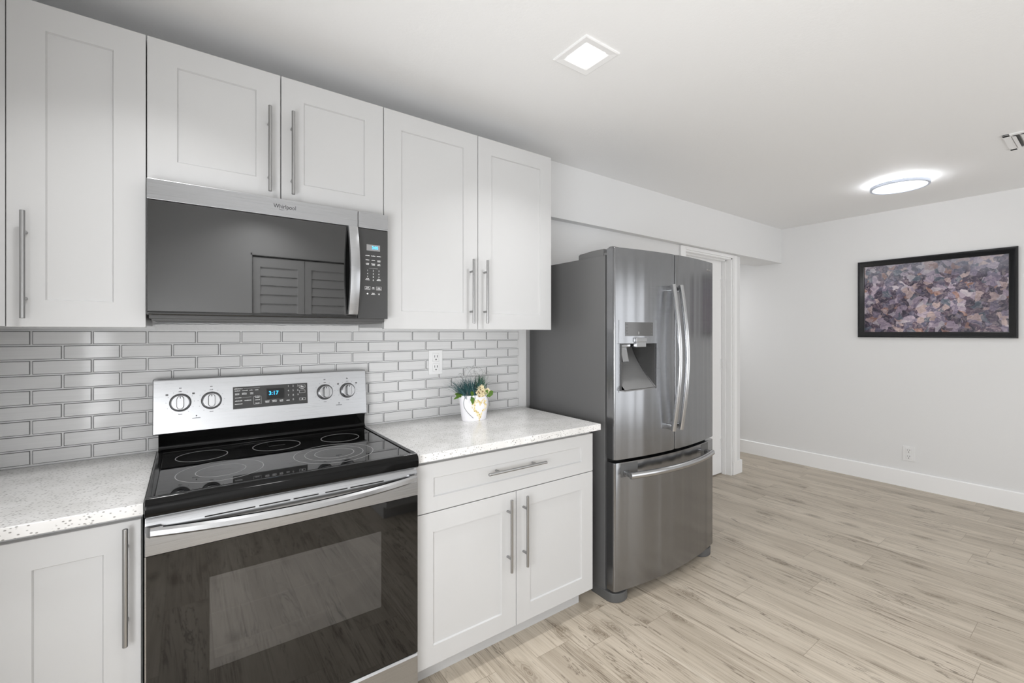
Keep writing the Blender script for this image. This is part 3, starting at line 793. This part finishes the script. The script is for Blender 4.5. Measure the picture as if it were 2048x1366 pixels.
# oven door: stainless head with vent slots, bowed handle, black glass with a window
od = MB()
od.prism([(YF + .045, .779), (YF, .779), (YF, .834), (YF + .004, .8530), (YF + .013, .8735), (YF + .045, .8735)], 'x', RX0, RX1, bev=.002)
odo = od.build('oven_door', 'steel', rg)
gm = MB(); z0, z1 = .2165, .7775; wx0, wx1, wz0, wz1 = .141, .626, .425, .683
gm.box(RX0 + .003, wx0, YF, YF + .045, z0, z1); gm.box(wx1, RX1 - .001, YF, YF + .045, z0, z1); gm.box(wx0, wx1, YF, YF + .045, z0, wz0); gm.box(wx0, wx1, YF, YF + .045, wz1, z1)
gm.build('door_glass', 'black_glass', odo)
MB().box(wx0, wx1, YF + .0002, YF + .006, wz0, wz1).build('window', 'oven_window', odo)
MB().box(RX0, RX0 + .003, YF + .001, YF + .045, z0, z1).build('side_trim', 'steel', odo)
for a, b_ in ((.130, .252), (.262, .345), (.354, .426), (.446, .515), (.524, .636)):
    MB().box(a, b_, YF + .0030, YF + .02, .8500, .8535).build('vent_slot', 'gap', odo)
hm = MB(); bm = hm.bm; rows = []
for i in range(41):
    s_ = i / 40; x = .014 + (.748 - .014) * s_; bow = 4 * s_ * (1 - s_)
    y = YF - .010 - .046 * bow; zc_ = .8435 - .004 * bow
    rows.append([bm.verts.new(p) for p in ((x, y + .004, zc_ + .0125), (x, y - .004, zc_ + .0120), (x, y - .010, zc_ + .006), (x, y - .011, zc_ - .006), (x, y - .006, zc_ - .0115), (x, y + .004, zc_ - .0125), (x, y + .009, zc_))])
for i in range(40):
    for k in range(7): bm.faces.new((rows[i][k], rows[i][(k + 1) % 7], rows[i + 1][(k + 1) % 7], rows[i + 1][k]))
bm.faces.new(rows[0][::-1]); bm.faces.new(rows[-1])
hm.prism([(RX0 + .001, YF + .002), (.034, YF + .002), (.040, YF - .017), (.014, YF - .016)], 'z', .8300, .8570); hm.prism([(RX1 - .001, YF + .002), (.728, YF + .002), (.722, YF - .017), (.748, YF - .016)], 'z', .8300, .8570)
hm.build('handle', 'handle_steel', odo)
dr = MB(); dr.prism([(YF + .04, .065), (YF + .004, .065), (YF, .070), (YF, .203), (YF + .006, .2095), (YF + .04, .2095)], 'x', RX0, RX1, bev=.002)
dr.build('storage_drawer', 'steel', rg)

# ------------------------------------------------------------------ refrigerator
fr = thing('refrigerator', (2.265, -.33, 0), 'tall stainless french-door refrigerator with dispenser in its left door', 'refrigerator')
FX0, FX1 = 1.813, 2.717; FXC = 2.252; YC = -.655; BOW = .047
def bow(x): q = (x - (FX0 + FX1) / 2) / ((FX1 - FX0) / 2); return YC - BOW * (1 - q * q)
b = MB(); b.box(FX0 + .002, FX1 - .002, -.590, 0.030, .045, 1.756, .004)
fbody = b.build('body', 'side_grey', fr)
fgask = MB().box(FX0 + .02, FX1 - .02, -.615, -.588, .09, 1.745).build('door_gasket', 'gap', fr)
def slab(x0, x1, z0, z1, name, rl, rr, mat='fridge_steel'):
    pts = [(x0, -.606)]; R_ = .013
    if rl: pts += [(x0, bow(x0) + R_)] + [(x0 + R_ - R_ * math.cos(a), bow(x0 + R_) + R_ * (1 - math.sin(a)) * .9) for a in (.4, .8, 1.2)]
    else: pts += [(x0, bow(x0) + .006), (x0 + .002, bow(x0) + .0015)]
    xa, xb = x0 + (R_ if rl else .006), x1 - (R_ if rr else .006)
    pts += [(x, bow(x)) for x in arc_pts(xa, xb, 28)]
    if rr: pts += [(x1 - R_ + R_ * math.cos(a), bow(x1 - R_) + R_ * (1 - math.sin(a)) * .9) for a in (1.2, .8, .4)] + [(x1, bow(x1) + R_)]
    else: pts += [(x1 - .002, bow(x1) + .0015), (x1, bow(x1) + .006)]
    pts += [(x1, -.606)]
    return MB().prism(pts, 'z', z0, z1, bev=.003).build(name, mat, fr, smooth=30)
ld = slab(FX0, FXC - .002, .722, 1.788, 'left_door', True, False)
rd = slab(FXC + .002, FX1, .722, 1.788, 'right_door', False, True)
# dispenser opening
DX0, DX1, DZ0, DZ1 = 1.846, 2.094, 1.066, 1.306
for ob, y_ in ((ld, -.59), (fbody, -.528), (fgask, -.52)):
    cut = MB().box(DX0, DX1, -.80, y_, DZ0, DZ1).build('cutter', 'gap')
    boolean_cut(ob, cut)
rc = MB(); yfr = bow(1.97)
cv = []
for i in range(13):
    s_ = i / 12; z = DZ1 - .004 - (DZ1 - DZ0 - .012) * s_; cv.append((-.5345 - .158 * s_ ** 1.45, z))
bm = rc.bm
A = [bm.verts.new((DX0 + .002, y, z)) for y, z in cv]; B = [bm.verts.new((DX1 - .002, y, z)) for y, z in cv]
for i in range(12): bm.faces.new((A[i], A[i + 1], B[i + 1], B[i]))
rc.mi = 1
rc.box(DX1 - .003, DX1 - .0005, -.690, -.531, DZ0 + .003, DZ1 - .002); rc.box(DX0 + .0005, DX0 + .003, -.672, -.531, DZ0 + .003, DZ1 - .002)
rc.box(DX0 + .0005, DX1 - .0005, -.685, -.531, DZ1 - .003, DZ1 - .0005)
rc.mi = 0; rc.box(DX0 + .002, DX1 - .002, -.694, -.66, DZ0 + .0005, DZ0 + .006)
rc.build('dispenser_recess', ['recess_grey', 'recess_dark'], ld)
eb = MB(); eb.tube([(DX1 - .005, y - .002, z) for y, z in cv], [.0022 + .0022 * i / 12 for i in range(13)], 8)
eb.build('chute_edge', 'handle_steel', ld)
rm = MB()
def frame_strip(x0, x1, z0, z1, t_, mb):
    n = 10; bm = mb.bm
    P_ = [bm.verts.new((x, bow(x) - t_, z0)) for x in arc_pts(x0, x1, n)]; Q_ = [bm.verts.new((x, bow(x) - t_, z1)) for x in arc_pts(x0, x1, n)]
    P2 = [bm.verts.new((x, bow(x) + .002, z0)) for x in arc_pts(x0, x1, n)]; Q2 = [bm.verts.new((x, bow(x) + .002, z1)) for x in arc_pts(x0, x1, n)]
    for i in range(n):
        for a, c in ((P_, Q_), (Q_, Q2), (Q2, P2), (P2, P_)): bm.faces.new((a[i], a[i + 1], c[i + 1], c[i]))
    bm.faces.new((P_[0], Q_[0], Q2[0], P2[0])); bm.faces.new((P_[-1], P2[-1], Q2[-1], Q_[-1]))
frame_strip(DX0 - .006, DX1 + .006, DZ1 - .001, 1.424, .0022, rm)
for a, c in ((DX0 - .006, DX0), (DX1, DX1 + .006)): frame_strip(a, c, DZ0 - .006, DZ1, .0022, rm)
frame_strip(DX0 - .006, DX1 + .006, DZ0 - .006, DZ0 + .001, .0022, rm)
rm.build('dispenser_frame', 'fridge_steel', ld)
sm = MB(); frame_strip(1.877, 2.066, 1.343, 1.414, .0034, sm); sm.build('dispenser_screen', simple('screen_grey', col(92), 0.15), ld)
ic = Sheet()
for x in (1.888, 2.056):
    for z in (1.402, 1.386, 1.370, 1.356): word(ic, x, z, .011, .004, bow(x) - .0036)
text('screen_digit', '2', .017, (1.964, bow(1.964) - .0042, 1.358), 'mark_white', ld)
ic.build('screen_icon', 'mark_grey', ld)
nz = MB(); nz.box(1.934, 2.020, bow(1.976) - .012, bow(1.976) + .01, 1.312, 1.335, .003); nz.box(1.938, 2.016, bow(1.976) - .010, bow(1.976) + .05, 1.286, 1.313, .003)
nz.build('dispenser_button', 'handle_steel', ld)
pd2 = MB(); pd2.prism([(-.640, 1.298), (-.655, 1.298), (-.674, 1.215), (-.668, 1.210), (-.655, 1.222)], 'x', 1.856, 1.903, bev=.003); pd2.box(1.850, 1.925, -.665, -.62, 1.286, 1.304, .004)
pd2.build('dispenser_lever', 'handle_steel', ld)
# freezer drawer with bowed bar in a sunken pocket band
fz = slab(FX0, FX1, .062, .706, 'freezer_drawer', True, True)
def fridge_handle(x, parent, name='door_handle'):
    m = MB(); pts = []
    for i in range(29):
        s_ = i / 28; z = .838 + (1.616 - .838) * s_; pts.append((x, -.738 - .040 * math.sin(PI * s_), z))
    m.tube(pts, .0135, 16, up=(1, 0, 0), sx=1.0)
    for z in (.856, 1.598): m.box(x - .009, x + .009, -.742, bow(x) + .002, z - .014, z + .014, .003)
    return m.build(name, 'handle_steel', parent)
fridge_handle(2.185, ld); fridge_handle(2.2495 + .004, rd)
m = MB(); pts = []
for i in range(37):
    s_ = i / 36; x = 1.862 + (2.604 - 1.862) * s_; pts.append((x, -.716 - .052 * 4 * s_ * (1 - s_), .6525))
m.tube(pts, .0165, 16, up=(0, 0, 1), sx=.85)
for x in (1.878, 2.588): m.box(x - .014, x + .014, -.720, bow(x) + .002, .641, .664, .003)
m.build('drawer_handle', 'handle_steel', fz)
for a, c in ((1.852, 1.960), (2.535, 2.630)):
    pk = MB(); frame_strip(a, c, .632, .700, .0012, pk); pk.build('handle_pocket', 'dark_plastic', fz)
text('brand_lettering', 'SAMSUNG', .0165, (2.630, bow(2.63) - .0015, 1.737), 'chrome', rd, squeeze=.80, depth=.0012)
for x in (FX0 + .008, FX1 - .075):
    h = MB(); h.prism([(-.575, 1.755), (-.575, 1.792), (-.50, 1.792), (-.47, 1.786), (-.405, 1.786), (-.395, 1.778), (-.395, 1.755)], 'x', x, x + .067, bev=.003)
    h.box(x + .004, x + .05, -.640, -.57, 1.757, 1.7705, .002)
    h.box(x - .004, x + .045, -.640, -.612, 1.7705, 1.796, .004)
    h.build('hinge_cover', 'side_grey', fr)
for x0, x1, side in ((FX0 - .002, FX0 + .125, 0), (FX1 - .125, FX1 + .002, 1)):
    f_ = MB(); pts = [(x0, -.50), (x0, -.61)]
    cx = (x0 + x1) / 2; hw = (x1 - x0) / 2
    pts += [(cx - hw * math.cos(a), -.615 - .048 * math.sin(a)) for a in [PI * k / 12 for k in range(1, 12)]] + [(x1, -.61), (x1, -.50)]
    f_.prism(pts, 'z', 0.0, .048, bev=.006)
    f_.build('foot_cover', 'dark_plastic', fr)
MB().box(FX0 + .03, FX1 - .03, -.56, 0.0, .0, .046).build('base_rail', 'gap', fr)

# ------------------------------------------------------------------ outlets
def outlet(t, sx_, cx, cz, place):
    """place(u, v, d): u across the plate, v up, d out of the wall"""
    def bx(u0, u1, v0, v1, d0, d1, mb, bev=0):
        a, c = place(u0, v0, d0), place(u1, v1, d1)
        mb.box(min(a[0], c[0]), max(a[0], c[0]), min(a[1], c[1]), max(a[1], c[1]), min(a[2], c[2]), max(a[2], c[2]), bev)
    m = MB(); bx(-.040, .040, -.064, .064, -.0002, .006, m, .0025); m.build('cover_plate', 'white_plastic', t)
    for v in (.0265, -.0265):
        r_ = MB(); bx(-.0185, .0185, v - .0225, v + .0225, .005, .0085, r_, .003)
        r_.mi = 1
        bx(-.0085, -.0060, v - .001, v + .011, .008, .0088, r_); bx(.0055, .0085, v - .001, v + .011, .008, .0088, r_); bx(-.003, .003, v - .015, v - .008, .008, .0088, r_)
        r_.build('receptacle', ['white_plastic', 'slot'], t)
    return t
t = thing('wall_outlet', (1.150, -.0105, 1.204), 'white double wall outlet set in the grey tile backsplash', 'outlet', 'white wall outlets')
outlet(t, 0, 0, 0, lambda u, v, d: (1.150 + u, -.0100 - d, 1.204 + v))
t = thing('wall_outlet', (XR - .001, -1.036, .298), 'white double wall outlet low on the bare wall under the picture', 'outlet', 'white wall outlets')
outlet(t, 0, 0, 0, lambda u, v, d: (XR - d, -1.036 - u, .298 + v))

# ------------------------------------------------------------------ picture on the right wall
pc = thing('framed_picture', (XR - .002, -1.1735, 1.668), 'black-framed wide painting in muted violet, peach and blue on the right wall', 'picture')
py0, py1, pz0, pz1, fw = -1.676, -.672, 1.317, 2.019, .050
fm = MB()
prof = [(0, 0), (0, .020), (.006, .027), (.016, .027), (.030, .018), (.044, .015), (.050, .010), (.050, 0)]   # (inward, out of the wall)
bm = fm.bm; rings = []
for cy, cz, sy, sz in ((py0, pz0, 1, 1), (py1, pz0, -1, 1), (py1, pz1, -1, -1), (py0, pz1, 1, -1)):
    rings.append([bm.verts.new((XR - .001 - d, cy + sy * i, cz + sz * i)) for i, d in prof])
for k in range(4):
    A, B = rings[k], rings[(k + 1) % 4]
    for i in range(len(prof)): bm.faces.new((A[i], A[(i + 1) % len(prof)], B[(i + 1) % len(prof)], B[i]))
fm.build('frame', 'frame_black', pc)
MB().box(XR - .010, XR - .002, py0 + fw - .003, py1 - fw + .003, pz0 + fw - .003, pz1 - fw + .003).build('canvas', 'painting', pc, smooth=None)

# ------------------------------------------------------------------ ceiling lamps and vent
sq = thing('recessed_light', (1.372, -.894, ZC), 'lit square recessed light in the ceiling over the counter', 'ceiling light')
m = MB(); h1, h2 = .0925, .0525
bm = m.bm
prof = [(h1, 0.001), (h1, -.005), (h1 - .004, -.007), (h2 + .012, -.005), (h2, .0)]
rings = [[bm.verts.new((1.372 + sx_ * r, -.894 + sy_ * r, ZC + z)) for sx_, sy_ in ((-1, -1), (1, -1), (1, 1), (-1, 1))] for r, z in prof]
for i in range(len(prof) - 1):
    for k in range(4): bm.faces.new((rings[i][k], rings[i][(k + 1) % 4], rings[i + 1][(k + 1) % 4], rings[i + 1][k]))
m.build('trim_plate', 'trim', sq, smooth=None)
MB().box(1.372 - h2, 1.372 + h2, -.894 - h2, -.894 + h2, ZC - .003, ZC - .0005).build('diffuser', 'lamp', sq)
area('recessed_beam', (1.372, -.894, ZC - .012), (0, 0, 0), .10, .10, 3.7, (1, 1, 1), 112)

rl = thing('flush_ceiling_light', (4.283, -1.186, ZC), 'round lit flush light with thin blue-grey rim on the ceiling', 'ceiling light')
c = (4.283, -1.186)
MB().lathe([(.154, 0), (.168, 0), (.169, .004), (.168, .022), (.153, .022), (.153, .004), (.154, 0)], (c[0], c[1], ZC - .044), n=64, cap=False).build('rim', 'lamp_rim', rl)
MB().lathe([(.156, 0), (.156, .006)], (c[0], c[1], ZC - .037), n=64).build('diffuser', 'lamp_round', rl)
MB().lathe([(.120, 0), (.120, .022)], (c[0], c[1], ZC - .0225), n=48).build('back_glow', 'halo', rl)
la = area('flush_lamp', (c[0], c[1], ZC - .046), (0, 0, 0), .28, .28, 2.0); la.data.shape = 'DISK'

vt = thing('air_vent', (3.93, -1.94, ZC), 'white slatted air vent in the ceiling at the right edge', 'vent')
vx0, vx1, vy0, vy1 = 3.766, 4.096, -2.13, -1.748
m = MB(); f_ = .030
for a in ((vx0, vx0 + f_, vy0, vy1), (vx1 - f_, vx1, vy0, vy1), (vx0, vx1, vy0, vy0 + f_), (vx0, vx1, vy1 - f_, vy1)): m.box(a[0], a[1], a[2], a[3], ZC - .007, ZC + .0005, .002)
m.build('frame', 'trim', vt)
MB().box(vx0 + f_, vx1 - f_, vy0 + f_, vy1 - f_, ZC - .0012, ZC - .0004).build('duct', 'dark_plastic', vt)
y = vy1 - f_ - .012
while y > vy0 + f_ + .01:
    s_ = MB(); s_.prism([(y + .011, ZC - .003), (y + .004, ZC - .012), (y - .009, ZC - .0145), (y - .0085, ZC - .0135), (y + .004, ZC - .0108), (y + .010, ZC - .0025)], 'x', vx0 + f_ - .004, vx1 - f_ + .004)
    s_.build('slat', 'trim', vt); y -= .030

# ------------------------------------------------------------------ flower pot
PX_, PY_, PZ_ = 1.282, -.186, 0.9142
fp = thing('flower_pot', (PX_, PY_, PZ_), 'small white oval pot of artificial flowers on the right countertop', 'plant')
prof = [(.0660, 0), (.0680, .003), (.0705, .02), (.0860, .126), (.0875, .131), (.0850, .131), (.0820, .118)]
pot = MB().lathe(prof, (PX_, PY_, PZ_), n=56, sx=1.0, sy=.62).build('pot', 'pot', fp)
MB().lathe([(.080, .112), (.06, .120), (.02, .124)], (PX_, PY_, PZ_), n=32, sx=1.0, sy=.60).build('moss', 'soil', fp)
def pot_y(x, z):
    s_ = (z - PZ_) / .131; rr = .068 + (.0868 - .068) * s_; q = max(0.0, 1 - ((x - PX_) / rr) ** 2)
    return PY_ - .62 * rr * math.sqrt(q)
# wreath of little cream blossoms in the shape of a heart, on the pot's face
hb = MB()
HX, HZ = PX_ + .006, PZ_ + .066
for i in range(230):
    tt = random.uniform(0, 2 * PI); q = random.uniform(.70, 1.12)
    x = HX + .0026 * q * 16 * math.sin(tt) ** 3
    z = HZ + .0033 * q * (13 * math.cos(tt) - 5 * math.cos(2 * tt) - 2 * math.cos(3 * tt) - math.cos(4 * tt))
    y = pot_y(x, z); hb.mi = 0 if random.random() < .62 else 1
    r_ = random.uniform(.0026, .0046)
    hb.lathe([(r_ * .3, .0013), (r_, .0007), (r_ * .9, -.0010)], (x, y, z), (0.15 * (x - PX_) / .08, -1, 0), 7)
hb.build('heart_wreath', ['cream', 'gold'], pot)
# wire bail hanging over the front
wm = MB(); pts = []
for i in range(25):
    s_ = i / 24; x = PX_ - .060 + .018 * math.sin(PI * s_) * -1 + .030 * s_ ** 3; z = PZ_ + .152 - .135 * s_
    if s_ < .12: z = PZ_ + .128 + .030 * math.sin(s_ / .12 * PI / 2)
    pts.append((x, min(pot_y(x, z), PY_ - .02) - .0035, z))
wm.tube(pts, .0011, 6)
pts = [(PX_ + .030 + .055 * s_, pot_y(PX_ + .030 + .050 * s_, PZ_ + .1) - .004, PZ_ + .128 - .010 * s_ - .055 * s_ * s_) for s_ in arc_pts(0, 1, 16)]
wm.tube(pts, .0011, 6)
wm.build('wire_handle', 'twig', fp)
def blade(mb, x, y, z, dx, dy, h, w_):
    n = 6; bm = mb.bm; prev = None
    side = Vector((-dy, dx, 0)); side = side.normalized() if side.length > 1e-6 else Vector((1, 0, 0))
    side = (side * .4 + Vector((.9, -.3, 0))).normalized()
    for i in range(n + 1):
        s_ = i / n; p = Vector((x + dx * s_ ** 1.8, y + dy * s_ ** 1.8, z + h * (s_ - .18 * s_ * s_))); ww = w_ * (1 - s_ ** 2) + .0002
        cur = (bm.verts.new(p - side * ww), bm.verts.new(p + Vector((0, -.0006, 0))), bm.verts.new(p + side * ww))
        if prev:
            f1 = bm.faces.new((prev[0], prev[1], cur[1], cur[0])); f2 = bm.faces.new((prev[1], prev[2], cur[2], cur[1]))
            f1.material_index = f2.material_index = mb.mi
        prev = cur
gm_ = MB()
for i in range(230):
    a = random.gauss(-.028, .030); gm_.mi = 0
    x = PX_ + a; y = PY_ + random.gauss(0, .018)
    blade(gm_, max(PX_ - .07, min(PX_ + .03, x)), y, PZ_ + .115, random.gauss(a * .9, .028), random.gauss(-.008, .025), random.uniform(.06, .130), .0012)
gm_.build('teal_grass', 'grass_teal', fp)
gm_ = MB()
for i in range(90):
    x = PX_ + random.uniform(.012, .052); blade(gm_, x, PY_ + random.gauss(.006, .014), PZ_ + .115, random.gauss(.014, .014), random.gauss(0, .014), random.uniform(.085, .138), .0019)
gm_.build('green_grass', 'grass_green', fp)
tw = MB()
for i in range(16):
    x, y, z = PX_ + random.uniform(-.04, .05), PY_ + random.uniform(-.02, .02), PZ_ + .12
    dx, hh = random.uniform(-.10, .09), random.uniform(.10, .165); cu_ = random.uniform(-.06, .06)
    tw.tube([(x + dx * s_ + cu_ * math.sin(PI * s_), y + .02 * math.sin(3 * s_ + i), z + hh * math.sin(s_ * PI * .62)) for s_ in arc_pts(0, 1, 10)], .0005, 4)
tw.build('curly_twigs', 'twig', fp)
def leaf(x, y, z, dx, dz, ln, wd, dy=-.4):
    m = MB(); bm = m.bm; d_ = Vector((dx, dy, dz)).normalized(); s2 = d_.cross(Vector((0, -1, .3))).normalized(); nn = d_.cross(s2)
    prev = None
    for i in range(7):
        s_ = i / 6; ww = wd * math.sin(PI * min(.98, s_ * .92 + .06)) * (1 + .25 * (i % 2)); p = Vector((x, y, z)) + d_ * (ln * s_) + nn * (.006 * s_ * s_)
        cur = (bm.verts.new(p - s2 * ww), bm.verts.new(p + nn * .0015), bm.verts.new(p + s2 * ww))
        if prev: bm.faces.new((prev[0], prev[1], cur[1], cur[0])); bm.faces.new((prev[1], prev[2], cur[2], cur[1]))
        prev = cur
    bmesh.ops.solidify(bm, geom=bm.faces[:], thickness=.0006)
    return m.build('leaf', 'leaf', fp)
for q in ((-.040, -.045, .128, -.1, -.6, .042, .010), (-.034, -.046, .130, -.2, -.8, .036, .009), (.055, -.030, .128, .8, .35, .040, .013), (.062, -.018, .126, .9, .1, .038, .013), (.045, -.040, .127, .7, .1, .034, .012),
          (-.070, -.010, .130, -1, .12, .050, .008), (-.085, -.014, .134, -1, -.28, .052, .006), (.030, -.047, .131, .3, .5, .03, .010), (-.03, -.045, .130, -.5, .5, .035, .011), (-.080, 0, .13, -.9, .35, .04, .008)):
    leaf(PX_ + q[0], PY_ + q[1], PZ_ + q[2], q[3], q[4], q[5], q[6])
def flower(x, y, z, r):
    m = MB()
    for i in range(46):
        u_ = random.uniform(-.5, 1); a = random.uniform(0, 2 * PI); s_ = math.sqrt(1 - u_ * u_)
        d_ = Vector((s_ * math.cos(a), s_ * math.sin(a), u_)); p = Vector((x, y, z)) + d_ * r * random.uniform(.55, 1.0)
        m.lathe([(r * .05, -r * .5), (r * .15, 0), (r * .13, r * .16), (r * .02, r * .22)], p, d_, 5)
    m.mi = 1; m.lathe([(r * .25, -r * .45), (r * .5, 0), (r * .25, r * .45)], (x, y, z), n=10)
    return m.build('flower', ['cream', 'flower_core'], fp)
for q in ((.016, -.040, .163, .018), (.000, -.046, .146, .015), (.024, -.050, .146, .014), (-.002, -.054, .128, .014), (.016, -.058, .128, .013), (.054, -.038, .148, .016), (.040, -.046, .134, .012)):
    flower(PX_ + q[0], PY_ + q[1], PZ_ + q[2], q[3])
